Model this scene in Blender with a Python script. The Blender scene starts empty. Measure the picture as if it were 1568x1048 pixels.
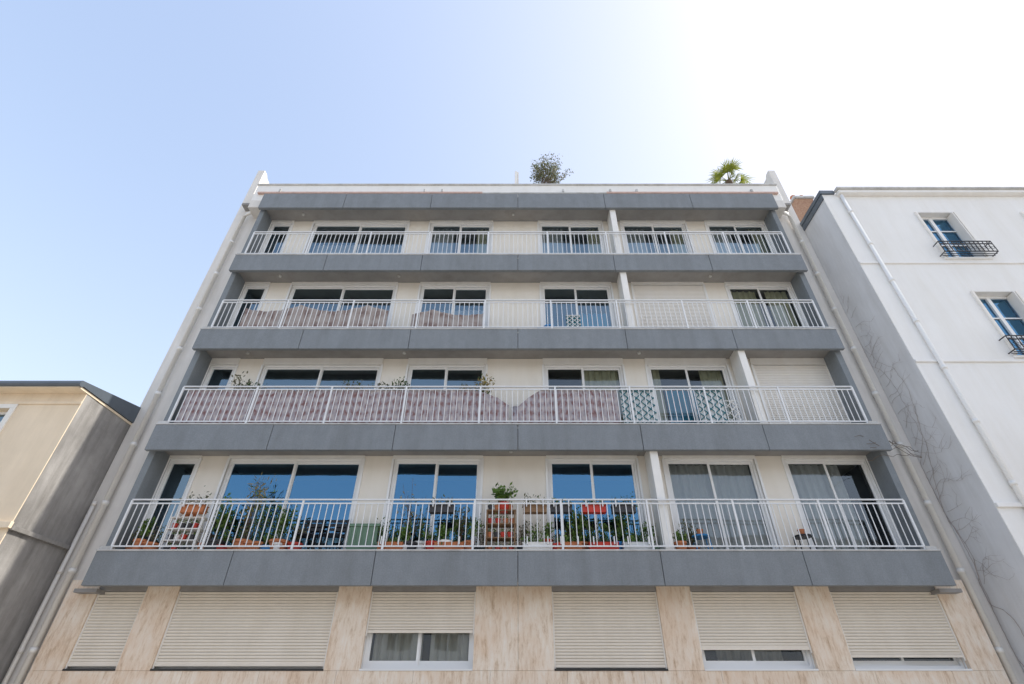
import bpy, math, random
from mathutils import Vector, Matrix
random.seed(7)
R=random.Random(11)
sc=bpy.context.scene
sc.view_settings.view_transform='Standard'; sc.view_settings.look='None'; sc.view_settings.exposure=0

# ---------------------------------------------------------------- materials
def newmat(n):
    m=bpy.data.materials.new(n); m.use_nodes=True
    nt=m.node_tree; return m,nt,nt.nodes['Principled BSDF']
def mk(n,col,rough=.7,var=.08,scale=3,bump=.15,bscale=60,stretch=(1,1,1),metal=0,col2=None,stain=0,transl=0,speck=0):
    m,nt,b=newmat(n); N=nt.nodes; L=nt.links
    tc=N.new('ShaderNodeTexCoord'); mp=N.new('ShaderNodeMapping'); mp.inputs['Scale'].default_value=stretch
    L.new(tc.outputs['Object'],mp.inputs[0])
    no=N.new('ShaderNodeTexNoise'); no.inputs['Scale'].default_value=scale; no.inputs['Detail'].default_value=8; no.inputs['Roughness'].default_value=.65
    L.new(mp.outputs[0],no.inputs[0])
    r=N.new('ShaderNodeValToRGB'); r.color_ramp.elements[0].position=.3; r.color_ramp.elements[1].position=.7
    c2=col2 or tuple(min(1,c*(1+var)) for c in col); c1=tuple(c*(1-var) for c in col)
    if col2: c1=col
    r.color_ramp.elements[0].color=(*c1,1); r.color_ramp.elements[1].color=(*c2,1)
    L.new(no.outputs[0],r.inputs[0]); out=r.outputs[0]
    def mult(out,src,p0,p1,c0,c1):
        r2=N.new('ShaderNodeValToRGB'); r2.color_ramp.elements[0].position=p0; r2.color_ramp.elements[1].position=p1
        r2.color_ramp.elements[0].color=(*c0,1); r2.color_ramp.elements[1].color=(*c1,1)
        L.new(src,r2.inputs[0])
        mx=N.new('ShaderNodeMixRGB'); mx.blend_type='MULTIPLY'; mx.inputs[0].default_value=1
        L.new(out,mx.inputs[1]); L.new(r2.outputs[0],mx.inputs[2]); return mx.outputs[0]
    if stain:
        mp2=N.new('ShaderNodeMapping'); mp2.inputs['Scale'].default_value=(2.2,2.2,.3); L.new(tc.outputs['Object'],mp2.inputs[0])
        n2=N.new('ShaderNodeTexNoise'); n2.inputs['Scale'].default_value=1.3; n2.inputs['Detail'].default_value=9; n2.inputs['Roughness'].default_value=.65; L.new(mp2.outputs[0],n2.inputs[0])
        s=1-stain; out=mult(out,n2.outputs[0],.33,.6,(s,s*.99,s*.97),(1,1,1))
    if speck:
        n3=N.new('ShaderNodeTexNoise'); n3.inputs['Scale'].default_value=38; n3.inputs['Detail'].default_value=3; L.new(tc.outputs['Object'],n3.inputs[0])
        out=mult(out,n3.outputs[0],.35,.65,(1-speck,)*3,(1,1,1))
    L.new(out,b.inputs['Base Color'])
    b.inputs['Roughness'].default_value=rough; b.inputs['Metallic'].default_value=metal
    if transl:
        t=N.new('ShaderNodeBsdfTranslucent'); L.new(out,t.inputs[0]); mm=N.new('ShaderNodeMixShader'); mm.inputs[0].default_value=transl
        L.new(b.outputs[0],mm.inputs[1]); L.new(t.outputs[0],mm.inputs[2]); L.new(mm.outputs[0],N['Material Output'].inputs[0])
    if bump:
        nb=N.new('ShaderNodeTexNoise'); nb.inputs['Scale'].default_value=bscale; nb.inputs['Detail'].default_value=4; L.new(tc.outputs['Object'],nb.inputs[0])
        bp=N.new('ShaderNodeBump'); bp.inputs['Strength'].default_value=bump; bp.inputs['Distance'].default_value=.01
        L.new(nb.outputs[0],bp.inputs['Height']); L.new(bp.outputs[0],b.inputs['Normal'])
    return m
M={}
M['cream']=mk('cream_render',(.86,.81,.725),.85,.02,2,.2,80,stain=.05)
M['strip']=mk('side_render',(.78,.75,.71),.85,.04,1.5,.2,60,stain=.14)
M['white']=mk('white_paint',(.85,.835,.8),.5,.03,4,.05,stain=.04)
M['whitefac']=mk('white_facade',(.87,.86,.84),.85,.02,1,.25,50,stain=.05)
M['sidewall']=mk('neighbour_side_render',(.74,.74,.745),.9,.04,1.2,.3,30,stain=.14)
M['grey']=mk('grey_fascia',(.245,.268,.29),.75,.06,5,.4,120,stain=.14,speck=.14)
M['greyside']=mk('grey_flank',(.23,.255,.275),.8,.06,3,.4,90,stain=.1,speck=.1)
M['soffit']=mk('soffit_paint',(.33,.32,.31),.85,.06,2,.1,stain=.15)
M['nose']=mk('slab_nose',(.6,.6,.59),.8,.1,6,.2,stain=.25)
M['frame']=mk('window_frame_white',(.86,.86,.85),.35,.01,3,0)
M['rail']=mk('railing_white_paint',(.76,.77,.78),.4,.04,6,0)
M['shutter']=mk('shutter_ivory',(.84,.77,.67),.55,.03,2,.05,stain=.05)
M['shutshade']=mk('shutter_gap_shade',(.62,.56,.48),.7,.03,2,0)  # darker ivory, paints the shade between slats
M['shutshadew']=mk('shutter_gap_shade_white',(.76,.73,.69),.7,.03,2,0)  # same painted slat shade for the white shutters
M['shutterw']=mk('shutter_white',(.86,.83,.78),.55,.03,2,.05,stain=.03)
M['beige']=mk('beige_render',(.85,.72,.55),.9,.04,1.5,.25,60,stain=.1)
M['darkcem']=mk('cement_side',(.34,.33,.32),.95,.25,.9,.5,30,stain=.4)
M['zinc']=mk('zinc_roof',(.12,.145,.175),.45,.1,3,.1,metal=.3)
M['black']=mk('black_iron',(.012,.013,.018),.4,.1,4,0)
M['dark']=mk('dark_strip',(.03,.03,.03),.6,.1,4,0)
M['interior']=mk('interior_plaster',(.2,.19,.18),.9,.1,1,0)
M['iback']=mk('room_shade_paint',(.045,.042,.04),.9,.3,1,0)  # near-black colour stands in for the dimness of unlit rooms
M['curtain']=mk('curtain_linen',(.78,.72,.64),.9,.06,3,.1,transl=.3)
M['curtgrey']=mk('curtain_grey',(.66,.64,.61),.9,.06,3,.1,transl=.3)
M['curtgreen']=mk('curtain_sage',(.7,.65,.44),.9,.06,3,.1,transl=.3)
M['curtblue']=mk('curtain_blue',(.03,.36,.55),.9,.1,3,.1,transl=.3)
M['bounceroad']=mk('pale_bounce_setts',(.33,.31,.28),.9,.2,8,.6,200)  # unseen road surface, made pale to bounce sunlight onto the facade
M['paving']=mk('pavement_stone',(.44,.4,.34),.9,.1,2,.3,60)
M['kerb']=mk('kerb_granite',(.34,.33,.32),.85,.1,8,.3,80)
M['paint']=mk('road_paint',(.8,.8,.78),.7,.05,8,.1)
M['terracotta']=mk('terracotta',(.52,.19,.08),.8,.15,8,.2)
M['brick']=mk('chimney_brick',(.32,.16,.1),.9,.25,12,.5,col2=(.5,.33,.22))
M['leaf']=mk('leaf_green',(.07,.16,.03),.55,.1,9,0,col2=(.2,.32,.06),transl=.3)
M['leafd']=mk('leaf_dark',(.03,.07,.018),.55,.1,9,0,col2=(.09,.15,.04),transl=.25)
M['leafol']=mk('leaf_olive',(.1,.1,.05),.6,.1,9,0,col2=(.24,.23,.14),transl=.3)
M['leaftan']=mk('leaf_tan',(.28,.2,.06),.7,.1,9,0,col2=(.42,.34,.12),transl=.3)
M['palm']=mk('palm_leaf',(.1,.16,.015),.45,.1,6,0,col2=(.34,.34,.04),transl=.45)
M['bark']=mk('bark',(.13,.09,.06),.9,.3,14,.5)
M['twig']=mk('vine_twig',(.42,.37,.35),.9,.2,14,.3)
M['red']=mk('red_plastic',(.55,.04,.02),.4,.1,5,0)
M['blue']=mk('blue_plastic',(.02,.22,.52),.4,.1,5,0)
M['greenp']=mk('green_plastic',(.14,.24,.16),.5,.1,5,0)
M['wood']=mk('weathered_wood',(.25,.15,.08),.8,.2,4,.3,stretch=(1,1,8))
M['potdark']=mk('dark_pot',(.05,.05,.055),.6,.1,5,0)
M['coping']=mk('coping_tile',(.6,.42,.36),.85,.15,8,.2)
M['teal']=mk('teal_mesh',(.02,.16,.2),.8,.1,5,0)
M['paleplastic']=mk('pale_panel',(.66,.68,.68),.7,.05,5,0)
M['roofg']=mk('roof_gravel',(.3,.29,.28),.95,.15,20,.5)

def travertine():
    m,nt,b=newmat('travertine'); N=nt.nodes; L=nt.links
    tc=N.new('ShaderNodeTexCoord'); mp=N.new('ShaderNodeMapping'); mp.inputs['Scale'].default_value=(1,1,.22); L.new(tc.outputs['Object'],mp.inputs[0])
    n=N.new('ShaderNodeTexNoise'); n.inputs['Scale'].default_value=11; n.inputs['Detail'].default_value=12; n.inputs['Roughness'].default_value=.8; n.inputs['Distortion'].default_value=.25; L.new(mp.outputs[0],n.inputs[0])
    r=N.new('ShaderNodeValToRGB'); e=r.color_ramp.elements; e[0].position=.32; e[0].color=(.5,.34,.22,1); e[1].position=.68; e[1].color=(.9,.84,.76,1)
    x=e.new(.42); x.color=(.73,.59,.45,1); x=e.new(.5); x.color=(.85,.73,.6,1)
    L.new(n.outputs[0],r.inputs[0])
    n2=N.new('ShaderNodeTexNoise'); n2.inputs['Scale'].default_value=1.6; n2.inputs['Detail'].default_value=5; L.new(tc.outputs['Object'],n2.inputs[0])
    r2=N.new('ShaderNodeValToRGB'); r2.color_ramp.elements[0].position=.35;r2.color_ramp.elements[1].position=.62; r2.color_ramp.elements[0].color=(.92,.84,.77,1); r2.color_ramp.elements[1].color=(1.0,1.0,1.0,1); L.new(n2.outputs[0],r2.inputs[0])
    mx=N.new('ShaderNodeMixRGB'); mx.blend_type='MULTIPLY'; mx.inputs[0].default_value=1; L.new(r.outputs[0],mx.inputs[1]); L.new(r2.outputs[0],mx.inputs[2])
    L.new(mx.outputs[0],b.inputs['Base Color']); b.inputs['Roughness'].default_value=.55
    bp=N.new('ShaderNodeBump'); bp.inputs['Strength'].default_value=.3; bp.inputs['Distance'].default_value=.006; L.new(n.outputs[0],bp.inputs['Height']); L.new(bp.outputs[0],b.inputs['Normal'])
    return m
M['trav']=travertine()
def glass(name='window_glass',base=.24,tint=(.62,.84,1,1)):  # gloss tint paints extra blue into the sky reflection
    m=bpy.data.materials.new(name); m.use_nodes=True; nt=m.node_tree; N=nt.nodes; L=nt.links; N.clear()
    o=N.new('ShaderNodeOutputMaterial'); mx=N.new('ShaderNodeMixShader'); t=N.new('ShaderNodeBsdfTransparent'); t.inputs[0].default_value=(.82,.87,.87,1)
    g=N.new('ShaderNodeBsdfGlossy'); g.inputs['Roughness'].default_value=.015; g.inputs['Color'].default_value=tint
    tc=N.new('ShaderNodeTexCoord'); no=N.new('ShaderNodeTexNoise'); no.inputs['Scale'].default_value=.8; L.new(tc.outputs['Object'],no.inputs[0])
    bp=N.new('ShaderNodeBump'); bp.inputs['Strength'].default_value=.15; bp.inputs['Distance'].default_value=.05; L.new(no.outputs[0],bp.inputs['Height']); L.new(bp.outputs[0],g.inputs['Normal'])
    lw=N.new('ShaderNodeLayerWeight'); lw.inputs[0].default_value=.5
    ma=N.new('ShaderNodeMath'); ma.operation='MULTIPLY_ADD'; ma.inputs[1].default_value=.5; ma.inputs[2].default_value=base; ma.use_clamp=True
    L.new(lw.outputs['Fresnel'],ma.inputs[0]); L.new(ma.outputs[0],mx.inputs[0]); L.new(t.outputs[0],mx.inputs[1]); L.new(g.outputs[0],mx.inputs[2]); L.new(mx.outputs[0],o.inputs[0])
    return m
M['glass']=glass('window_glass',.18)
M['glassblue']=glass('sky_blue_tint_glass',.3,(.22,.52,.85,1))  # strong blue tint imitates deep blue sky reflected in plain panes
M['glassclear']=glass('clear_glass',.06,(.8,.9,1,1))
def plaid(name,cols,sx,sz):
    m,nt,b=newmat(name); N=nt.nodes; L=nt.links
    tc=N.new('ShaderNodeTexCoord')
    w=N.new('ShaderNodeTexWave'); w.wave_type='BANDS'; w.bands_direction='X'; w.inputs['Scale'].default_value=sx; w.inputs['Distortion'].default_value=5; w.inputs['Detail'].default_value=5; w.inputs['Detail Scale'].default_value=3; L.new(tc.outputs['Object'],w.inputs[0])
    w2=N.new('ShaderNodeTexWave'); w2.wave_type='BANDS'; w2.bands_direction='Z'; w2.inputs['Scale'].default_value=sz; w2.inputs['Distortion'].default_value=4; w2.inputs['Detail'].default_value=3; L.new(tc.outputs['Object'],w2.inputs[0])
    n=N.new('ShaderNodeTexNoise'); n.inputs['Scale'].default_value=14; n.inputs['Detail'].default_value=4; L.new(tc.outputs['Object'],n.inputs[0])
    a=N.new('ShaderNodeMath'); a.operation='MULTIPLY_ADD'; a.inputs[1].default_value=.4; L.new(w.outputs['Fac'],a.inputs[0])
    c=N.new('ShaderNodeMath'); c.operation='MULTIPLY'; c.inputs[1].default_value=.25; L.new(w2.outputs['Fac'],c.inputs[0]); L.new(c.outputs[0],a.inputs[2])
    d=N.new('ShaderNodeMath'); d.operation='MULTIPLY_ADD'; d.inputs[1].default_value=.5; L.new(n.outputs[0],d.inputs[0]); L.new(a.outputs[0],d.inputs[2])
    r=N.new('ShaderNodeValToRGB'); e=r.color_ramp.elements
    e[0].position=.22; e[0].color=(*cols[0],1); e[1].position=.88; e[1].color=(*cols[-1],1)
    for i,cc in enumerate(cols[1:-1]): x=e.new(.38+.16*i); x.color=(*cc,1)
    L.new(d.outputs[0],r.inputs[0]); L.new(r.outputs[0],b.inputs['Base Color']); b.inputs['Roughness'].default_value=.9
    return m
M['plaid']=plaid('plaid_canvas',[(.2,.1,.1),(.3,.21,.21),(.34,.31,.34),(.5,.44,.43)],1.9,1.3)
M['plaid2']=plaid('brown_canvas',[(.2,.14,.13),(.29,.23,.21),(.35,.3,.28),(.42,.38,.36)],.8,.7)

# ---------------------------------------------------------------- mesh helpers
class MB:
    def __init__(s): s.v=[];s.f=[];s.m=[];s.mats=[]
    def mi(s,k):
        if k not in s.mats: s.mats.append(k)
        return s.mats.index(k)
    def box(s,x0,x1,y0,y1,z0,z1,k):
        i=len(s.v); s.v+=[(x,y,z) for x in(x0,x1) for y in(y0,y1) for z in(z0,z1)]
        for q in((0,1,3,2),(4,6,7,5),(0,4,5,1),(2,3,7,6),(0,2,6,4),(1,5,7,3)): s.f.append(tuple(i+a for a in q)); s.m.append(s.mi(k))
    def poly(s,pts,k):
        i=len(s.v); s.v+=[tuple(p) for p in pts]; s.f.append(tuple(range(i,i+len(pts)))); s.m.append(s.mi(k))
    def tube(s,pts,rad,k,n=6):
        pts=[Vector(p) for p in pts]
        if not hasattr(rad,'__len__'): rad=[rad]*len(pts)
        i0=len(s.v)
        for j,p in enumerate(pts):
            d=(pts[min(j+1,len(pts)-1)]-pts[max(j-1,0)]).normalized()
            a=d.orthogonal().normalized() if abs(d.z)<.99 else Vector((1,0,0)); b=d.cross(a)
            for t in range(n):
                an=2*math.pi*t/n; s.v.append(tuple(p+(a*math.cos(an)+b*math.sin(an))*rad[j]))
        for j in range(len(pts)-1):
            for t in range(n):
                a=i0+j*n+t;b=i0+j*n+(t+1)%n; s.f.append((a,b,b+n,a+n)); s.m.append(s.mi(k))
        s.f.append(tuple(i0+t for t in range(n))[::-1]); s.m.append(s.mi(k))
        e=i0+(len(pts)-1)*n; s.f.append(tuple(e+t for t in range(n))); s.m.append(s.mi(k))
    def lathe(s,c,prof,k,n=14):
        i0=len(s.v)
        for r,z in prof:
            for t in range(n):
                an=2*math.pi*t/n; s.v.append((c[0]+r*math.cos(an),c[1]+r*math.sin(an),c[2]+z))
        for j in range(len(prof)-1):
            for t in range(n):
                a=i0+j*n+t;b=i0+j*n+(t+1)%n; s.f.append((a,b,b+n,a+n)); s.m.append(s.mi(k))
        e=i0+(len(prof)-1)*n; s.f.append(tuple(e+t for t in range(n))); s.m.append(s.mi(k))
        s.f.append(tuple(i0+t for t in range(n))[::-1]); s.m.append(s.mi(k))
    def leaf(s,c,size,k,asp=.45,up=None):
        d=Vector((R.gauss(0,1),R.gauss(0,1),R.gauss(0,1)))
        if up: d+=Vector(up)
        d.normalize(); w=d.cross(Vector((R.gauss(0,1),R.gauss(0,1),R.gauss(0,1)))).normalized()
        c=Vector(c); l=size*R.uniform(.6,1.3)
        s.poly([c,c+d*l*.5+w*l*asp*.5,c+d*l,c+d*l*.5-w*l*asp*.5],k)
    def make(s,name,parent=None,bevel=0,smooth=False):
        me=bpy.data.meshes.new(name); me.from_pydata(s.v,[],s.f); me.update()
        for k in s.mats: me.materials.append(M[k])
        me.polygons.foreach_set('material_index',s.m)
        if smooth: me.polygons.foreach_set('use_smooth',[True]*len(me.polygons))
        o=bpy.data.objects.new(name,me); sc.collection.objects.link(o)
        if parent: o.parent=parent
        if bevel:
            b=o.modifiers.new('bevel','BEVEL'); b.width=bevel; b.segments=2; b.limit_method='ANGLE'
        return o
def empty(n):
    e=bpy.data.objects.new(n,None); sc.collection.objects.link(e); return e

YF=10.55; YW=11.25; YG=11.05
H=2.795
ZB=[3.47+H*k for k in range(5)]; ZT=[z+.63 for z in ZB]; ZT[4]=15.36
COLS=[(-8.27,-7.55),(-6.83,-3.67),(-2.93,-.86),(.70,2.80),(3.46,5.6),(6.3,8.27)]
apt=empty('apartment_building')

# ---- walls
w=MB()
w.box(-9.6,-8.43,YW,YW+.3,0,16.25,'strip'); w.box(8.43,9.5,YW,YW+.3,0,16.25,'strip')
w.box(-9.6,-9.36,YW+.3,22,0,17.5,'strip'); w.box(9.26,9.5,YW+.3,22,0,17.5,'strip')
for xa,xb in((-9.6,-9.36),(9.26,9.5)):
    pts=[(YW,16.25),(YW+.3,16.25),(YW+.3,17.5),(YW+.18,17.62),(YW,17.62)]
    for X,fl in((xa,1),(xb,0)):
        w.poly([(X,y,z) for y,z in (pts if fl else pts[::-1])],'strip')
    for i in range(len(pts)):
        (ya,za),(yb,zb)=pts[i],pts[(i+1)%len(pts)]
        w.poly([(xa,ya,za),(xb,ya,za),(xb,yb,zb),(xa,yb,zb)],'strip')
w.box(-9.36,9.26,21.7,22,0,16.2,'strip')
w.make('party_walls',apt)
w=MB()
for k in range(4):
    z0=ZT[k]-.04; z1=ZB[k+1]+.15
    segs=[(COLS[i][1],COLS[i+1][0]) for i in range(5)]
    for a,b in segs: w.box(a,b,YW,YW+.25,z0,z1,'cream')
w.make('facade_wall_panels',apt,bevel=.006)
w=MB()
for k in range(4):
    for sx in(-1,1):
        a,b=sorted((sx*8.43,sx*8.275)); w.box(a,b,YF+.17,YW+.2,ZT[k]-.03,ZB[k+1]+.148,'greyside')
w.make('balcony_flanks',apt,bevel=.008)
# ---- slabs, fascias
w=MB(); s=MB(); nz=MB()
for k in range(5):
    ed=[-8.43,-5.68,-2.84,0,2.84,5.68,8.46]
    for a,b in zip(ed,ed[1:]):
        t=R.uniform(-.003,.003); w.box(a+.006,b-.006,YF+t,YF+.1,ZB[k],ZT[k],'grey')
    if k<4:
        s.box(-8.42,8.42,YF+.104,12.9,ZB[k]+.15,ZT[k]-.06,'soffit')
        s.box(-8.42,-8.2,YF+.02,YF+.16,ZT[k]+.031,ZT[k]+.1,'nose'); s.box(8.2,8.42,YF+.02,YF+.16,ZT[k]+.031,ZT[k]+.1,'nose')
        nz.box(-8.44,8.47,YF-.012,YF+.13,ZT[k]+.001,ZT[k]+.03,'nose')
    else:
        s.box(-8.42,8.42,YF+.104,22,ZB[k]+.15,ZT[k]-.06,'soffit')
w.make('grey_fascia_panels',apt,bevel=.007); s.make('balcony_slabs',apt); nz.make('slab_noses',apt,bevel=.005)
w=MB()
for sx in(-1,1):
    a,b=sorted((sx*8.75,sx*8.3)); w.box(a,b,YF+.3,YW,3.40,3.468,'soffit')
w.make('slab_brackets',apt)
w=MB()
for k in range(5):
    for x in(-7.4,-3.3,-.0,3.4,6.0):
        if R.random()<.6: w.lathe((x+R.uniform(-.3,.3),YF+.4,ZB[k]+.1),[(.025,0),(.04,.01),(.045,.049)],'nose',10)
w.make('soffit_fittings',apt)
# ---- roof parapet
w=MB()
w.box(-8.95,8.9,10.78,10.95,15.3,16.1,'white')
w.box(-8.97,8.92,10.74,10.99,16.102,16.16,'nose')
w.box(-8.8,-1.2,10.70,10.778,15.60,15.665,'coping'); w.box(-1.2,3.0,10.71,10.778,15.60,15.65,'nose'); w.box(3.0,8.8,10.70,10.778,15.60,15.665,'coping')
w.box(-9.35,9.25,10.96,21.6,15.31,15.4,'roofg')
w.box(-8.95,-8.43,10.78,YW,14.95,15.299,'strip'); w.box(8.43,8.9,10.78,YW,14.95,15.299,'strip')
for x in(-8.1,-3.2,-2.6,1.5,3.1,4.0,7.9): w.box(x,x+.07,10.69,10.76,15.66,15.8,'nose')
w.make('roof_parapet',apt,bevel=.006)
w=MB(); w.box(-.12,-.03,11.5,11.66,15.4,17.95,'white'); w.box(-.029,.03,11.51,11.65,15.4,17.9,'strip'); w.make('roof_vent_stack',apt,bevel=.006)
w=MB(); w.box(-9.3,9.2,12.9,13.0,0,15.2,'iback')  # back wall painted near-black for the rooms' shade
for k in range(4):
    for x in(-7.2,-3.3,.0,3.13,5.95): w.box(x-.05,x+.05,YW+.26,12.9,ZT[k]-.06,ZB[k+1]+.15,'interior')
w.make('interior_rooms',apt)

# ---- windows
fr=MB(); gl=MB(); shb=MB()
def window(x0,x1,z0,z1,y,n=2,box=.12,gk='glass'):
    f=.055
    if box: shb.box(x0-.03,x1+.03,y-.035,y+.2,z1-box,z1-.001,'white')
    z1=z1-box-.002
    fr.box(x0+.001,x0+f,y+.03,y+.12,z0,z1,'frame'); fr.box(x1-f,x1-.001,y+.03,y+.12,z0,z1,'frame')
    fr.box(x0+f,x1-f,y+.03,y+.12,z1-f,z1,'frame'); fr.box(x0+f,x1-f,y+.03,y+.12,z0,z0+f,'frame')
    fr.box(x0-.05,x0,y-.03,y+.02,z0,z1,'frame'); fr.box(x1,x1+.05,y-.03,y+.02,z0,z1,'frame')
    xi0=x0+f; wd=(x1-x0-2*f)/n
    for i in range(n):
        a=xi0+i*wd; b=a+wd; yo=y+.05+(.035 if i%2 else 0); g=.05
        if i%2==1: a-=.03
        fr.box(a,a+g,yo,yo+.03,z0+f,z1-f,'frame'); fr.box(b-g,b,yo,yo+.03,z0+f,z1-f,'frame')
        fr.box(a+g,b-g,yo,yo+.03,z1-f-g,z1-f,'frame'); fr.box(a+g,b-g,yo,yo+.03,z0+f,z0+f+.08,'frame')
        yy=yo+.015; t=R.uniform(-.006,.006)
        gl.poly([(a+g,yy,z0+f+.08),(b-g,yy+t,z0+f+.08),(b-g,yy+t,z1-f-g),(a+g,yy,z1-f-g)],gk)
cur=MB()
def curtain(x0,x1,z0,z1,y,k,amp=.035):
    n=int((x1-x0)/.02); ph=R.uniform(0,6); i0=len(cur.v)
    for i in range(n+1):
        x=x0+(x1-x0)*i/n; d=amp*math.sin(x*38+ph+1.2*math.sin(x*5))+amp*.5*math.sin(x*71+ph)
        cur.v+=[(x,y+d,z0),(x,y+d*.7,z1)]
    for i in range(n): cur.f.append((i0+2*i,i0+2*i+2,i0+2*i+3,i0+2*i+1)); cur.m.append(cur.mi(k))
def shutter(x0,x1,z0,z1,y,k):
    z=z1
    while z>z0+.01:
        zb=max(z-.05,z0); a,b=x0+.01,x1-.01
        zm=(z+zb)/2+.006
        p=[(y+.010,z),(y-.002,zm+.012),(y-.002,zm-.014),(y+.010,zb+.007)]
        for (ya,za),(yb,zc) in zip(p,p[1:]): shb.poly([(a,yb,zc),(b,yb,zc),(b,ya,za),(a,ya,za)],k)
        z-=.052
    shb.box(x0+.01,x1-.01,y+.014,y+.022,z0,z1,'shutshadew' if k=='shutterw' else 'shutshade')  # solid backing, slat-gap shade put into its colour
    for a,b in((x0,x0+.028),(x1-.028,x1)): shb.box(a+.001,b-.001,y-.016,y+.013,z0-.1,z1,'shutterw')
    shb.box(x0+.03,x1-.03,y-.012,y+.02,z0-.05,z0-.001,'shutter')
for k in range(4):
    bx=[.07,.2,.1,.08][k]
    for c,(a,b) in enumerate(COLS):
        z0=ZT[k]-.03; z1=ZB[k+1]+.149
        fl=(k,c)
        window(a,b,z0,z1,YW,1 if c==0 else 2,bx,'glassblue' if (k==0 and c in(1,2,3)) else ('glassclear' if fl in((0,4),(0,5),(1,3),(1,4),(2,5)) else 'glass'))
        if fl in((1,5),(2,4)): shutter(a,b,z0+.06,z1-bx-.03,YW-.01,'shutterw')
        elif fl in((0,4),): curtain(a+.1,b-.1,z0+.1,z1-.15,YW+.2,'curtgrey')
        elif fl==(0,5): curtain(a+.1,b-.6,z0+.1,z1-.15,YW+.2,'curtgrey')
        elif fl in((1,3),): curtain(a+1.0,b-.1,z0+.1,z1-.2,YW+.2,'curtgreen')
        elif fl==(1,4): curtain(a+.1,a+.35,z0+.1,z1-.2,YW+.2,'curtgreen'); curtain(a+.4,b-.5,z0+.1,z1-.9,YW+.17,'curtblue'); curtain(b-.7,b-.1,z0+.1,z1-.2,YW+.24,'curtgreen')
        elif fl in((2,5),): curtain(a+.1,a+.9,z0+.1,z1-.2,YW+.2,'curtgreen'); curtain(a+1.2,b-.1,z0+.1,z1-.2,YW+.2,'curtgreen')
        elif fl in((2,1),): curtain(a+.1,b-.1,z0+.1,z0+1.45,YW+.24,'curtain')
        elif fl in((2,2),(3,1)): curtain(a+.1,b-.1,z0+.1,z0+1.5,YW+.3,'curtgrey')
        elif fl==(2,3): curtain(a+1.1,b-.15,z0+.1,z0+1.3,YW+.22,'curtblue')
        elif fl in((3,2),(3,3),(3,4),(3,5)): curtain(a+.1,a+.8,z0+.1,z1-.2,YW+.2,'curtgrey'); curtain(b-.5,b-.1,z0+.1,z1-.2,YW+.2,'curtgreen')
# ground floor
gf=MB()
X0,X1=-9.03,9.0
GC=[(-8.42,-7.45),(-6.8,-3.6),(-2.93,-.84),(.68,2.78),(3.46,5.56),(6.25,8.4)]
xs=[X0]+[v for c in GC for v in c]+[X1]
for i in range(0,len(xs),2):
    a,b=xs[i],xs[i+1]
    if b-a>.9:
        m=(a+b)/2+R.uniform(-.1,.1); cuts=[a,m,b]
    else: cuts=[a,b]
    for p,q in zip(cuts,cuts[1:]): gf.box(p+.002,q-.002,YG+R.uniform(0,.003),YG+.4,2.12,3.66,'trav')
x=X0
while x<X1-.01:
    q=min(x+1.42,X1); gf.box(x+.002,q-.002,YG+R.uniform(0,.003),YG+.4,1.0,2.117,'trav'); gf.box(x+.002,q-.002,YG,YG+.4,0.25,.996,'trav'); x=q
gf.box(X0,X1,YG-.03,YG+.4,0,.246,'kerb')
for a,b in GC: gf.box(a,b,YG+.02,YG+.42,3.455,3.66,'soffit')
gf.make('travertine_ground_floor',apt,bevel=.003)
botts=[2.24,2.24,2.78,2.22,2.5,2.38]
for c,(a,b) in enumerate(GC):
    window(a,b,2.15,3.44,YG+.12,1 if c==0 else 2,0,'glassclear')
    shutter(a,b,botts[c],3.45,YG+.05,'shutter')
    fr.box(a,b,YG-.01,YG+.148,2.119,2.149,'frame' if c in(2,4,5) else 'dark')  # dark strip under fully lowered shutters, white sill under the others
curtain(-2.8,-1.85,2.2,3.4,YG+.3,'curtain'); curtain(-1.7,-.95,2.2,3.4,YG+.3,'curtain')
curtain(3.9,5.2,2.2,3.4,YG+.5,'curtain')
fr.make('window_frames',apt); gl.make('window_panes',apt); shb.make('roller_shutters',apt); cur.make('curtains',apt,smooth=True)
w=MB(); w.box(-9.3,9.2,12.5,12.6,0,3.6,'iback'); w.make('ground_floor_dark_backing',apt)  # dark sheet in place of a shaded room

# ---- dividers
w=MB()
for k,x in enumerate((3.0,5.72,3.0,3.0)):
    w.box(x,x+.16,YF+.162,YW-.04,ZT[k]-.05,ZB[k+1]+.148,'white')
    w.box(x-.01,x+.17,YF+.104,YF+.16,ZT[k]+.001,ZB[k+1]+.148,'white')
w.make('balcony_dividers',apt,bevel=.008)
# ---- railings
w=MB()
yr=YF+.05
for k in range(4):
    z0=ZT[k]+.03; zt=ZT[k]+1.06
    w.box(-8.2,8.2,yr-.022,yr+.022,zt-.025,zt,'rail')
    w.box(-8.2,8.2,yr-.012,yr+.012,zt-.105,zt-.08,'rail')
    w.box(-8.2,8.2,yr-.012,yr+.012,z0+.06,z0+.085,'rail')
    n=int(16.4/.134)
    for i in range(n+1):
        x=-8.19+i*16.38/n+R.uniform(-.004,.004); w.box(x-.0075,x+.0075,yr-.0075,yr+.0075,z0+.086,zt-.081,'rail')
    for x in [-8.2+i*1.822 for i in range(10)]:
        w.box(x-.02,x+.02,yr-.018,yr+.018,z0,zt-.026,'rail')
w.make('balcony_railings',apt)
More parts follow.
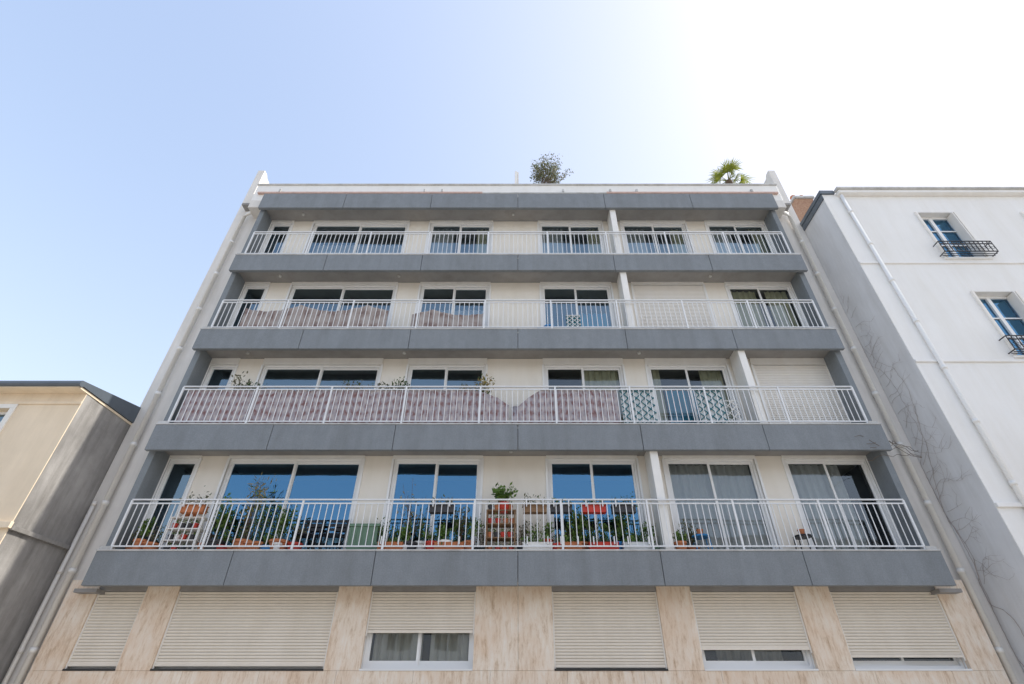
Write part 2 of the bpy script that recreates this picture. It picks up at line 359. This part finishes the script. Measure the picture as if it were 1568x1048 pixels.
# ---- downpipes
def pipe(mb,x,y,z0,z1,r,k,jog=None):
    pts=[(x,y,z0),(x,y,z1)]
    if jog: pts+= [(x+jog*.3,y-.05,z1+.12),(x+jog,y-.1,z1+.2)]
    mb.tube(pts,r,k,12)
    z=z0+1
    while z<z1: mb.tube([(x,y,z),(x,y,z+.09)],r*1.22,k,12); z+=1.4
w=MB(); pipe(w,-9.2,11.13,0,14.85,.058,'white',.35); pipe(w,9.14,11.13,0,14.85,.058,'white',-.3); pipe(w,-9.47,11.17,0,5.2,.035,'strip')
w.make('downpipes',apt,smooth=True)

# ---------------------------------------------------------------- right neighbour
wb=empty('white_apartment_building'); YN=9.97; XN=9.51
w=MB(); X2=24; ZN=14.57
wc=[(12.0,13.2),(15.2,16.4),(18.4,19.6),(21.4,22.6)]; rows=[(2.1,4.0),(5.1,7.1),(8.42,10.5),(11.75,13.7)]
xe=XN
for a,b in wc:
    w.box(xe,a,YN,YN+.35,0,ZN,'whitefac')
    z=0
    for r0,r1 in rows: w.box(a,b,YN,YN+.35,z,r0,'whitefac'); z=r1
    w.box(a,b,YN,YN+.35,z,ZN,'whitefac'); xe=b
w.box(xe,X2,YN,YN+.35,0,ZN,'whitefac')
w.make('front_wall',wb)
w=MB(); w.box(XN,XN+.3,YN+.351,22,0,ZN-.02,'sidewall'); w.box(XN-.003,XN,YN+.02,YN+.36,0,ZN-.02,'sidewall')
w.box(X2-.3,X2,YN+.351,22,0,ZN,'sidewall'); w.box(XN+.3,X2-.3,21.7,22,0,ZN,'sidewall'); w.make('side_walls',wb)
w=MB()
for z,h,p in((11.52,.07,.04),(8.24,.07,.04),(4.78,.09,.05)): w.box(XN-.005,X2,YN-p,YN-.001,z,z+h,'whitefac')
w.box(XN+.45,X2+.1,YN-.16,YN-.001,ZN-.1,ZN+.02,'whitefac'); w.box(XN+.4,X2+.12,YN-.22,YN-.02,ZN+.022,ZN+.1,'nose')
w.make('string_courses',wb,bevel=.008)
w=MB(); w.box(XN-.05,XN+.4,YN-.06,22,ZN-.03,ZN+.12,'zinc'); w.box(XN-.03,XN-.004,YN-.02,22,ZN-.25,ZN-.031,'zinc')
w.box(XN+.4,X2,YN+.2,22,ZN-.1,ZN+.0,'zinc'); w.make('zinc_roof_edge',wb,bevel=.01)
fr=MB(); gl=MB(); ir=MB()
for a,b in wc:
    for r0,r1 in rows:
        y=YN+.2; m=(a+b)/2
        fr.box(a,b,y,y+.06,r1-.07,r1-.001,'frame'); fr.box(a,b,y,y+.06,r0+.001,r0+.07,'frame')
        for u,v in((a,a+.06),(m-.05,m+.05),(b-.06,b)): fr.box(u+.001,v-.001,y-.01,y+.05,r0+.07,r1-.07,'frame')
        for zz in(r0+.72,r0+1.32): fr.box(a+.06,m-.05,y+.005,y+.03,zz,zz+.035,'frame'); fr.box(m+.05,b-.06,y+.005,y+.03,zz,zz+.035,'frame')
        gl.poly([(a,y+.04,r0),(b,y+.04,r0),(b,y+.04,r1),(a,y+.04,r1)],'glassblue')
        for xx,sx in((a,1),(b,-1)):
            u,v=sorted((xx,xx+sx*.04)); fr.box(u+.001,v-.001,YN-.06,YN+.195,r0+.05,r1-.03,'shutterw')
            u,v=sorted((xx+sx*.05,xx+sx*.08)); fr.box(u,v,YN-.04,YN+.195,r0+.05,r1-.03,'shutterw')
        fr.box(a-.06,b+.06,YN-.05,YN+.2,r0-.06,r0-.001,'whitefac')
        yg=YN-.2; x0=a-.12; x1=b+.16; zt=r0+.46
        for zz in(zt,zt-.1,r0+.06): ir.box(x0,x1,yg-.012,yg+.012,zz,zz+.022,'black')
        for xx in(x0,x1):
            for zz in(zt,r0+.06): ir.box(xx-.01,xx+.01,yg,YN,zz,zz+.02,'black')
        n=12
        for i in range(n+1):
            x=x0+(x1-x0)*i/n; ir.box(x-.008,x+.008,yg-.008,yg+.008,r0+.06,zt,'black')
            if i<n:
                xm=x+(x1-x0)/n/2; rr=.045
                ir.tube([(xm+rr*math.cos(t*math.pi/4),yg,r0+.22+rr*math.sin(t*math.pi/4)) for t in range(9)],.006,'black',4)
        for yy in(.05,.12): ir.box(x0,x1,yg+yy,yg+yy+.015,r0+.03,r0+.045,'black')
fr.make('window_frames_and_shutters',wb); gl.make('window_glazing',wb); ir.make('iron_window_guards',wb)
w=MB(); w.box(XN+.5,X2-.5,YN+1.5,YN+1.6,0,ZN-.2,'iback'); w.make('dark_room_backing',wb)  # single dark sheet painted as room shade behind the panes
w=MB(); pipe(w,10.05,YN-.07,0,ZN-.15,.05,'whitefac'); w.make('cream_downpipe',wb,smooth=True)
w=MB(); w.box(11.75,12.5,13.6,14.8,ZN,19.0,'brick'); w.box(11.68,12.57,13.53,14.87,19.001,19.12,'nose')
for x in(11.95,12.3):
    w.lathe((x,13.9,19.12),[(.13,0),(.11,.25),(.12,.35),(.1,.4)],'terracotta')
w.make('brick_chimney_stack',wb,bevel=.01)

# ---------------------------------------------------------------- left neighbour
bh=empty('beige_house'); YL=9.7; XL=-9.61
w=MB(); zr=7.22
win=[(-12.3,-11.08),(-15,-13.8)]
xe=XL
for b in win:
    w.box(b[1],xe,YL,YL+.3,0,zr,'beige'); w.box(b[0],b[1],YL,YL+.3,0,2.4,'beige'); w.box(b[0],b[1],YL,YL+.3,3.9,5.2,'beige'); w.box(b[0],b[1],YL,YL+.3,6.85,zr,'beige'); xe=b[0]
w.box(-22,xe,YL,YL+.3,0,zr,'beige'); w.make('front_wall',bh)
w=MB(); w.box(XL-.25,XL,YL+.301,20,0,zr,'darkcem'); w.box(XL+.001,XL+.004,YL+.02,YL+.31,0,zr,'darkcem')
w.box(-22,-21.7,YL+.301,20,0,zr,'darkcem'); w.box(-21.7,XL-.25,19.7,20,0,zr,'darkcem'); w.make('cement_side_wall',bh)
w=MB()
w.box(-22,XL+.05,YL-.07,YL-.001,4.3,4.42,'beige'); w.box(-22,XL+.02,YL-.04,YL-.001,2.1,2.2,'beige')
w.box(XL+.005,XL+.07,YL+.0,YW,4.28,4.36,'darkcem')
w.box(-22,XL+.02,YL-.03,YL-.001,6.95,7.02,'beige')
for b in win:
    for z0,z1 in((5.2,6.85),(2.4,3.9)):
        w.box(b[0]-.12,b[0],YL-.03,YL+.05,z0,z1,'white'); w.box(b[1],b[1]+.12,YL-.03,YL+.05,z0,z1,'white'); w.box(b[0]-.12,b[1]+.12,YL-.03,YL-.001,z1+.001,z1+.1,'white')
        w.box(b[0],b[1],YL+.15,YL+.2,z0,z0+.06,'frame'); w.box(b[0],b[1],YL+.15,YL+.2,z1-.06,z1,'frame')
        for u in(b[0],(b[0]+b[1])/2-.04,b[1]-.08): w.box(u,u+.08,YL+.15,YL+.2,z0+.06,z1-.06,'frame')
w.make('mouldings_and_frames',bh,bevel=.006)
g=MB()
for b in win:
    for z0,z1 in((5.2,6.85),(2.4,3.9)): g.poly([(b[0],YL+.18,z0),(b[1],YL+.18,z0),(b[1],YL+.18,z1),(b[0],YL+.18,z1)],'glass')
g.make('window_glazing',bh)
w=MB(); w.box(-21,-10,YL+1.2,YL+1.3,0,7,'iback'); w.make('dark_room_backing',bh)  # dark sheet, shade of the rooms put into its colour
w=MB()
w.box(-22,XL+.02,YL-.28,20,zr+.002,zr+.05,'beige')
w.tube([(-22,YL-.28,zr+.09),(XL+.06,YL-.28,zr+.09)],.07,'zinc',10)
pts=[(YL-.3,zr+.06),(YL-.3,zr+.16),(13.5,zr+.9),(20,zr+.06)]
for X,f in((-22,0),(XL+.05,1)): w.poly([(X,y,z) for y,z in (pts if f else pts[::-1])],'zinc')
for i in range(4):
    (ya,za),(yb,zb)=pts[i],pts[(i+1)%4]; w.poly([(-22,ya,za),(XL+.05,ya,za),(XL+.05,yb,zb),(-22,yb,zb)],'zinc')
w.make('zinc_roof',bh)

# ---------------------------------------------------------------- street + opposite side
def sheet(n,x0,x1,y0,y1,z,k):
    w=MB(); w.poly([(x0,y0,z),(x1,y0,z),(x1,y1,z),(x0,y1,z)],k); return w.make(n)
sheet('ground',-600,600,-600,600,-.13,'paving')
sheet('road',-200,200,1.4,8.4,-.12,'bounceroad')
w=MB(); w.box(-200,200,8.52,9.6,-.125,0,'paving'); w.box(-9.6,9.5,9.6,11.04,-.125,0,'paving'); w.make('pavement')
w=MB(); w.box(-200,200,-8.6,1.28,-.125,0,'paving'); w.make('pavement')
w=MB(); w.box(-200,200,8.4,8.518,-.125,.004,'kerb'); w.make('kerb',bevel=.01)
w=MB(); w.box(-200,200,1.282,1.4,-.125,.004,'kerb'); w.make('kerb',bevel=.01)
w=MB()
x=-60
while x<60: w.poly([(x,4.85,-.116),(x+3,4.85,-.116),(x+3,4.97,-.116),(x,4.97,-.116)],'paint'); x+=6
w.make('road_markings')
ob=empty('opposite_building'); w=MB(); g=MB()
YO=-8.6; x=-36
for zb,zt_ in((0,1.0),(2.6,4.0),(5.6,7.0),(8.6,9.6)): w.box(-36,36,YO-.35,YO,zb,zt_,'whitefac')
while x<36:
    for z0,z1 in((1.0,2.6),(4.0,5.6),(7.0,8.6)):
        w.box(x,x+1.6,YO-.35,YO,z0,z1,'whitefac'); w.box(x+1.6,x+1.68,YO-.3,YO-.22,z0,z1,'frame'); w.box(x+2.92,x+3.0,YO-.3,YO-.22,z0,z1,'frame'); w.box(x+2.26,x+2.34,YO-.3,YO-.22,z0,z1,'frame')
        g.poly([(x+1.68,YO-.26,z0),(x+1.68,YO-.26,z1),(x+2.92,YO-.26,z1),(x+2.92,YO-.26,z0)],'glass')
    x+=3.0
w.box(-36,36,YO-9,YO-.36,9.5,9.7,'zinc'); w.box(-36,36,YO-1.6,YO-1.5,0,9.5,'iback'); w.box(-36.2,36.2,YO-.4,YO+.2,9.602,9.75,'nose')
w.make('facade',ob); g.make('window_glazing',ob)

# ---------------------------------------------------------------- plants
def pot(mb,c,r,h,k): mb.lathe(c,[(r*.7,0),(r*.95,h*.85),(r*1.05,h*.86),(r*1.05,h),(r*.9,h),(r*.85,h*.9)],k)
def plant(x,y,z,r=.14,h=.25,pk='terracotta',fh=.4,fr_=.2,n=160,lk='leaf',ls=.07,stems=6,name='potted_plant',asp=.45):
    w=MB(); pot(w,(x,y,z),r,h,pk)
    tips=[]
    for i in range(stems):
        a=R.uniform(0,6.28); q=R.uniform(.2,1)*fr_; t=(x+q*math.cos(a),y+q*.6*math.sin(a),z+h+fh*R.uniform(.55,1))
        w.tube([(x,y,z+h*.9),((x+t[0])/2+R.uniform(-.02,.02),(y+t[1])/2,z+h+(t[2]-z-h)*.55),t],[.006,.005,.003],'bark' if lk!='leaf' else 'leafd',4); tips.append(t)
    for i in range(n):
        t=R.choice(tips); u=R.uniform(.35,1.0)
        p=(x+(t[0]-x)*u+R.gauss(0,fr_*.22),y+(t[1]-y)*u+R.gauss(0,fr_*.18),z+h+(t[2]-z-h)*u+R.gauss(0,fh*.08))
        w.leaf(p,ls,lk if R.random()<.75 else 'leafd',asp,up=(0,0,.5))
    return w.make(name)
Z1=ZT[0]-.06
ks=['terracotta','potdark','terracotta','white','blue','red','greenp','terracotta']
for x in [-8.0,-7.8,-7.55,-6.5,-6.2,-5.95,-5.7,-5.45,-5.2,-4.95,-4.7,-2.85,-2.6,-2.4,-2.05,-1.8,-1.55,-1.3,-1.05,-.8,.1,.35,.6,.85,1.1,1.35,1.6,1.85,2.1,2.35,2.6,2.8,3.35,3.6]:
    plant(x+R.uniform(-.05,.05),R.uniform(10.78,11.05),Z1,R.uniform(.1,.17),R.uniform(.2,.34),R.choice(ks),R.uniform(.15,.7),R.uniform(.12,.24),R.randint(60,210),R.choice(['leaf','leaf','leafol','leaf']),R.uniform(.05,.1),R.randint(4,8))
plant(-5.75,10.95,Z1,.2,.35,'terracotta',1.5,.3,260,'leaftan',.15,14,'bamboo_plant',.15)
plant(-5.55,10.9,Z1,.16,.3,'terracotta',1.2,.3,120,'leaf',.12,9,'bamboo_plant',.16)
plant(-2.25,10.9,Z1,.16,.3,'potdark',1.35,.42,90,'leaftan',.09,11,'potted_shrub',.3)
plant(-6.35,10.95,Z1,.2,.35,'potdark',.95,.32,360,'leaf',.09,9,'potted_shrub')
plant(-5.0,10.95,Z1,.2,.35,'terracotta',.8,.3,260,'leaf',.09,9,'potted_shrub')
plant(-1.2,10.95,Z1,.18,.3,'terracotta',.8,.25,160,'leafol',.08,8,'potted_shrub')
plant(1.3,10.95,Z1,.18,.3,'terracotta',.85,.28,260,'leaf',.1,8,'potted_shrub')
plant(2.3,10.95,Z1,.18,.3,'potdark',.8,.28,260,'leaf',.09,8,'potted_shrub')
def shelf(x,items,wd=.62,h=.98,k='wood'):
    w=MB(); y=10.9
    for xx in(x-wd/2,x+wd/2-.03):
        for yy in(y-.13,y+.1): w.box(xx,xx+.03,yy,yy+.03,Z1,Z1+h,k)
    for i in range(4):
        z=Z1+.08+i*(h-.1)/3; w.box(x-wd/2-.01,x+wd/2+.01,y-.14,y+.14,z,z+.02,k)
        q=x-wd/2+.08
        while q<x+wd/2-.05:
            pot(w,(q,y-.02,z+.021),.06,.12,R.choice(items))
            for _ in range(14): w.leaf((q+R.gauss(0,.03),y+R.gauss(0,.03),z+.14+abs(R.gauss(0,.04))),.06,'leaf')
            q+=R.uniform(.13,.18)
    return w.make('plant_shelf')
shelf(-7.0,['red','white','terracotta','potdark'],.7,.8,'white')
shelf(-.36,['red','potdark','terracotta','potdark'],.62,.95,'wood')
plant(-.3,10.88,Z1+.92,.13,.2,'red',.36,.3,400,'leaf',.1,10)
def planter(x,wd,k,lk,z=None,fh=.16,n=130):
    z=ZT[0]+.80 if z is None else z; w=MB(); y0=YF+.09
    w.box(x-wd/2,x+wd/2,y0,y0+.16,z,z+.14,k); w.box(x-wd/2-.01,x+wd/2+.01,y0-.008,y0+.168,z+.141,z+.155,k)
    for sx in(-.35,.35): w.box(x+sx*wd-.01,x+sx*wd+.01,YF+.02,y0-.009,z+.1,z+.25,'rail')
    for i in range(n): w.leaf((x+R.uniform(-.48,.48)*wd,y0+.08+R.gauss(0,.05),z+.15+abs(R.gauss(0,fh*.6))),.07,lk if R.random()<.7 else 'leafd',.4,up=(0,0,.8))
    return w.make('railing_planter')
planter(.36,.5,'wood','leafol'); planter(.92,.45,'potdark','leaf',fh=.1); planter(1.62,.5,'red','leaf',fh=.09); planter(2.25,.5,'potdark','leafd')
planter(-1.62,.5,'potdark','leafol'); planter(-6.9,.5,'terracotta','leafol',fh=.22)
planter(.4,.6,'white','leaf',ZT[0]+.04,.12,200); planter(1.05,.5,'terracotta','leaf',ZT[0]+.04,.12,120)
planter(2.45,.6,'paleplastic','leaf',ZT[0]+.04,.08,80); planter(1.75,.6,'red','leafd',ZT[0]+.04,.06,80)
planter(-1.4,.6,'terracotta','leafd',ZT[0]+.04,.06,80); planter(-2.6,.5,'terracotta','leaf',ZT[0]+.04,.1,80)
def chair(x,y,z,k):
    w=MB()
    for sx in(-.2,.2):
        w.tube([(x+sx,y+.16,z),(x+sx,y-.14,z+.45),(x+sx,y-.2,z+.47)],.014,k); w.tube([(x+sx,y-.18,z),(x+sx,y+.12,z+.46),(x+sx,y+.2,z+.85)],.014,k)
    for i in range(5): w.box(x-.2,x+.2,y-.17+i*.075,y-.12+i*.075,z+.455,z+.47,k)
    for i in range(3): w.box(x-.2,x+.2,y+.16+i*.012,y+.17+i*.012,z+.6+i*.09,z+.66+i*.09,k)
    return w.make('folding_chair')
chair(-4.45,10.95,Z1,'black'); chair(-3.9,10.95,Z1,'black')
w=MB(); w.box(-3.55,-2.95,10.85,11.12,Z1,Z1+.62,'greenp'); w.box(-3.58,-2.92,10.83,11.14,Z1+.621,Z1+.68,'greenp')
for i in range(5): w.box(-3.53+i*.12,-3.5+i*.12,10.838,10.849,Z1+.03,Z1+.6,'greenp')
w.make('garden_storage_box',bevel=.01)
def stool(x,k):
    w=MB()
    for sx in(-.14,.14):
        for sy in(-.1,.1): w.tube([(x+sx*1.2,10.95+sy*1.2,Z1),(x+sx,10.95+sy,Z1+.42)],.014,k)
    w.lathe((x,10.95,Z1+.42),[(.18,0),(.19,.015),(.18,.035)],k); pot(w,(x,10.93,Z1+.456),.07,.12,'terracotta'); return w.make('garden_stool')
stool(6.0,'black'); stool(3.85,'blue')
Z2=ZT[1]-.06
for x,fh,k in((-6.95,.5,'leafol'),(-6.6,.35,'leafd'),(-4.15,.45,'leafol'),(-3.3,.35,'leafol'),(-2.95,.45,'leafd'),(-1.25,.35,'leafol'),(-.9,.6,'leaftan')):
    plant(x,10.86,Z2+.4,.15,.4,'terracotta',fh+.25,.3,220,k,.09,10)
def screen(x0,x1,z,k,h=.9,name='fabric_privacy_screen',droop=.03,slx=0,sl0=0):
    w=MB(); n=int((x1-x0)/.04); y=YF+.085
    for i in range(n+1):
        x=x0+(x1-x0)*i/n; u=i/n
        top=z+h-abs(math.sin(x*1.72+.9))*droop-R.uniform(0,.012)-slx*max(0,1-(x1-x)/.9)**1.5-sl0*max(0,1-(x-x0)/.7)**1.2
        d=.012*math.sin(x*17)+.008*math.sin(x*41)
        w.v+=[(x,y+d,z+.02),(x,y+d*1.3,z+h*.5),(x,y+d,top)]
    for i in range(n):
        for j in(0,1): a=3*i+j; w.f.append((a,a+3,a+4,a+1)); w.m.append(w.mi(k))
    return w.make(name,smooth=True)
screen(-8.1,-.22,ZT[1]+.03,'plaid',.97,slx=.42); screen(-.15,2.42,ZT[1]+.03,'plaid',.97,sl0=.6)
screen(-7.5,-3.55,ZT[2]+.03,'plaid2',.88,droop=.22); screen(-2.9,-.95,ZT[2]+.03,'plaid2',.72,droop=.2)
def trellis(x0,x1,z0,z1,ks,y=YF+.09,s=.2,r=.013):
    w=MB()
    if ks[1]: w.box(x0,x1,y+.02,y+.026,z0,z1,ks[1])
    for sg in(1,-1):
        c=x0-(z1-z0)
        while c<x1+(z1-z0):
            za,zb=z0,z1
            if sg>0: za=max(z0,z0+x0-c); zb=min(z1,z0+x1-c)
            else: za=max(z0,z0+c-x1); zb=min(z1,z0+c-x0)
            if zb-za>.02:
                w.tube([(c+sg*(za-z0),y+sg*.004,za),(c+sg*(zb-z0),y+sg*.004,zb)],r,ks[0],4)
            c+=s
    for c_,d in((z0,z0+.02),(z1-.02,z1)): w.box(x0,x1,y-.01,y+.015,c_,d,ks[0])
    return w.make('trellis_screen')
zz=ZT[1]+.05; trellis(2.5,3.3,zz,zz+.92,('teal','paleplastic')); trellis(4.35,4.95,zz,zz+.92,('teal','paleplastic'))
zz=ZT[2]+.05; trellis(1.35,1.75,zz,zz+.75,('paleplastic','teal'),YF+.4,.14); trellis(5.1,5.4,ZT[1]+.05,ZT[1]+.8,('white',None),YF+.3)
w=MB(); pot(w,(.85,10.8,ZT[2]-.06),.16,.3,'blue'); w.make('plant_pot'); w=MB(); pot(w,(.6,10.85,ZT[2]-.06),.12,.26,'blue'); w.make('plant_pot')

# ---------------------------------------------------------------- roof plants
def treelet(name,x,y,z,h,r,n,lk,ls):
    w=MB(); pot(w,(x,y,z),.35,.5,'terracotta')
    w.tube([(x,y,z+.4),(x+.05,y,z+h*.3),(x,y,z+h*.55)],[.06,.045,.03],'bark',7)
    tips=[]
    for i in range(38):
        a=R.uniform(0,6.28); e=R.uniform(-.3,1.4); q=r*R.uniform(.5,1.1); t=Vector((x+q*math.cos(a)*math.cos(e),y+q*math.sin(a)*math.cos(e),z+h*.68+h*.32*math.sin(e)*R.uniform(.6,1.05)))
        m=Vector((x,y,z+h*.6)).lerp(t,.4)+Vector((0,0,.05)); w.tube([(x,y,z+h*R.uniform(.42,.55)),m,t],[.014,.009,.004],'bark',4); tips.append((m,t))
    for i in range(n):
        m,t=R.choice(tips); u=R.uniform(.1,1.08); p=m.lerp(t,u)+Vector((R.gauss(0,.075),R.gauss(0,.075),R.gauss(0,.075)))
        w.leaf(p,ls,lk if R.random()<.25 else 'leafol',.36,up=(0,0,.5))
    return w.make(name)
treelet('olive_tree',1.12,11.9,15.4,3.6,.85,2900,'leafd',.095)
def palm(x,y,z,h):
    w=MB(); w.tube([(x,y,z),(x+.03,y,z+h*.5),(x,y,z+h)],[.14,.11,.12],'bark',10)
    for i in range(20):
        a=i*2.4+R.uniform(-.2,.2); el=R.uniform(-.3,1.15); L=R.uniform(.5,.65)
        d=Vector((math.cos(a)*math.cos(el),math.sin(a)*math.cos(el),math.sin(el)))
        o=Vector((x,y,z+h)); hub=o+d*L*.75+Vector((0,0,-.03)); w.tube([o,hub],[.014,.009],'palm',4)
        side=d.cross(Vector((0,0,1)));side=side.normalized() if side.length>.05 else Vector((1,0,0)); upv=side.cross(d).normalized()
        for j in range(15):
            t=(j-7)/7*1.4; dd=(d*math.cos(t)+side*math.sin(t)).normalized(); l=.52*R.uniform(.85,1.15)*(1-.2*abs(t))
            pr=dd.cross(upv).normalized()*.017
            m=hub+dd*l*.55+upv*.02; e=hub+dd*l+Vector((0,0,-.08-.1*R.random()))
            w.poly([hub-pr*.4,m-pr,m+pr,hub+pr*.4],'palm'); w.poly([m-pr,e,m+pr],'palm')
    return w.make('palm_tree')
palm(8.15,12.0,15.4,2.6)

# ---------------------------------------------------------------- creeper on side wall
w=MB(); X=XN-.018
def branch(y,z,a,L,r,dep):
    pts=[(X,y,z)]; st=.08; n=max(3,int(L/st)); home=a
    for i in range(n):
        a+=R.gauss(0,.2)+(home-a)*.08
        y+=math.cos(a)*st; z+=math.sin(a)*st
        if y<YN+.06: break
        if y>YW-.02: y=YW-.02
        pts.append((X-R.uniform(0,.012)-(.012 if dep>1 else 0),y,z))
        if dep<3 and dep>0 and R.random()<.22:
            branch(y,z,a+R.choice((-1,1))*R.uniform(.4,1.0),L*R.uniform(.3,.6),r*.7,dep+1)
    if len(pts)>2: w.tube(pts,[r*(1-.6*i/len(pts)) for i in range(len(pts))],'twig',4)
for i in range(2): branch(YW-.05-i*.06,.2+i*.3,1.57+.008*i,R.uniform(9.5,11),.008,0)
z=3.6
while z<11.2:
    reach=1.15 if z<8 else .75
    branch(YW-R.uniform(.05,.15),z,R.uniform(2.2,3.6),R.uniform(.4,1)*reach,.0042,1); z+=R.uniform(.14,.34)
for i in range(5):
    p=Vector((9.4,11.0,6.35+R.uniform(-.1,.15))); pts=[p.copy()]
    for j in range(12): p+=Vector((-.13+R.gauss(0,.02),-.045 if p.y>10.5 else 0,R.gauss(0,.05))); pts.append(p.copy())
    w.tube(pts,[.005]*len(pts),'bark',4)
w.make('climbing_vine')

# ---------------------------------------------------------------- light
el=math.radians(46); az=math.radians(88)   # az measured from +Y to +X
d=Vector((math.sin(az)*math.cos(el),math.cos(az)*math.cos(el),math.sin(el)))
W=bpy.data.worlds.new('World'); sc.world=W; W.use_nodes=True; N=W.node_tree.nodes; L=W.node_tree.links
sky=N.new('ShaderNodeTexSky'); sky.sky_type='NISHITA'; sky.sun_disc=False; sky.sun_elevation=el; sky.sun_rotation=az
sky.air_density=1.0; sky.dust_density=1.8; sky.ozone_density=1.0
# soft shoulder on the very bright circumsolar haze: c/(c+a)
ad=N.new('ShaderNodeVectorMath'); ad.operation='ADD'; ad.inputs[1].default_value=(2.15,2.3,2.1)
dv=N.new('ShaderNodeVectorMath'); dv.operation='DIVIDE'
L.new(sky.outputs[0],ad.inputs[0]); L.new(sky.outputs[0],dv.inputs[0]); L.new(ad.outputs[0],dv.inputs[1])
L.new(dv.outputs[0],N['Background'].inputs[0]); N['Background'].inputs[1].default_value=1.85
sl=bpy.data.lights.new('sun','SUN'); sl.energy=5; sl.angle=math.radians(.5); sl.color=(1,.94,.85)
so=bpy.data.objects.new('sun',sl); sc.collection.objects.link(so); so.rotation_euler=d.to_track_quat('Z','Y').to_euler(); so.location=(20,30,40)
cam=bpy.data.cameras.new('camera'); co=bpy.data.objects.new('camera',cam); sc.collection.objects.link(co); sc.camera=co
co.location=(0,0,1.6); co.rotation_euler=(math.radians(90+36),0,0); cam.sensor_width=36; cam.lens=766/1568*36; cam.shift_x=-9/1568; cam.clip_end=2000
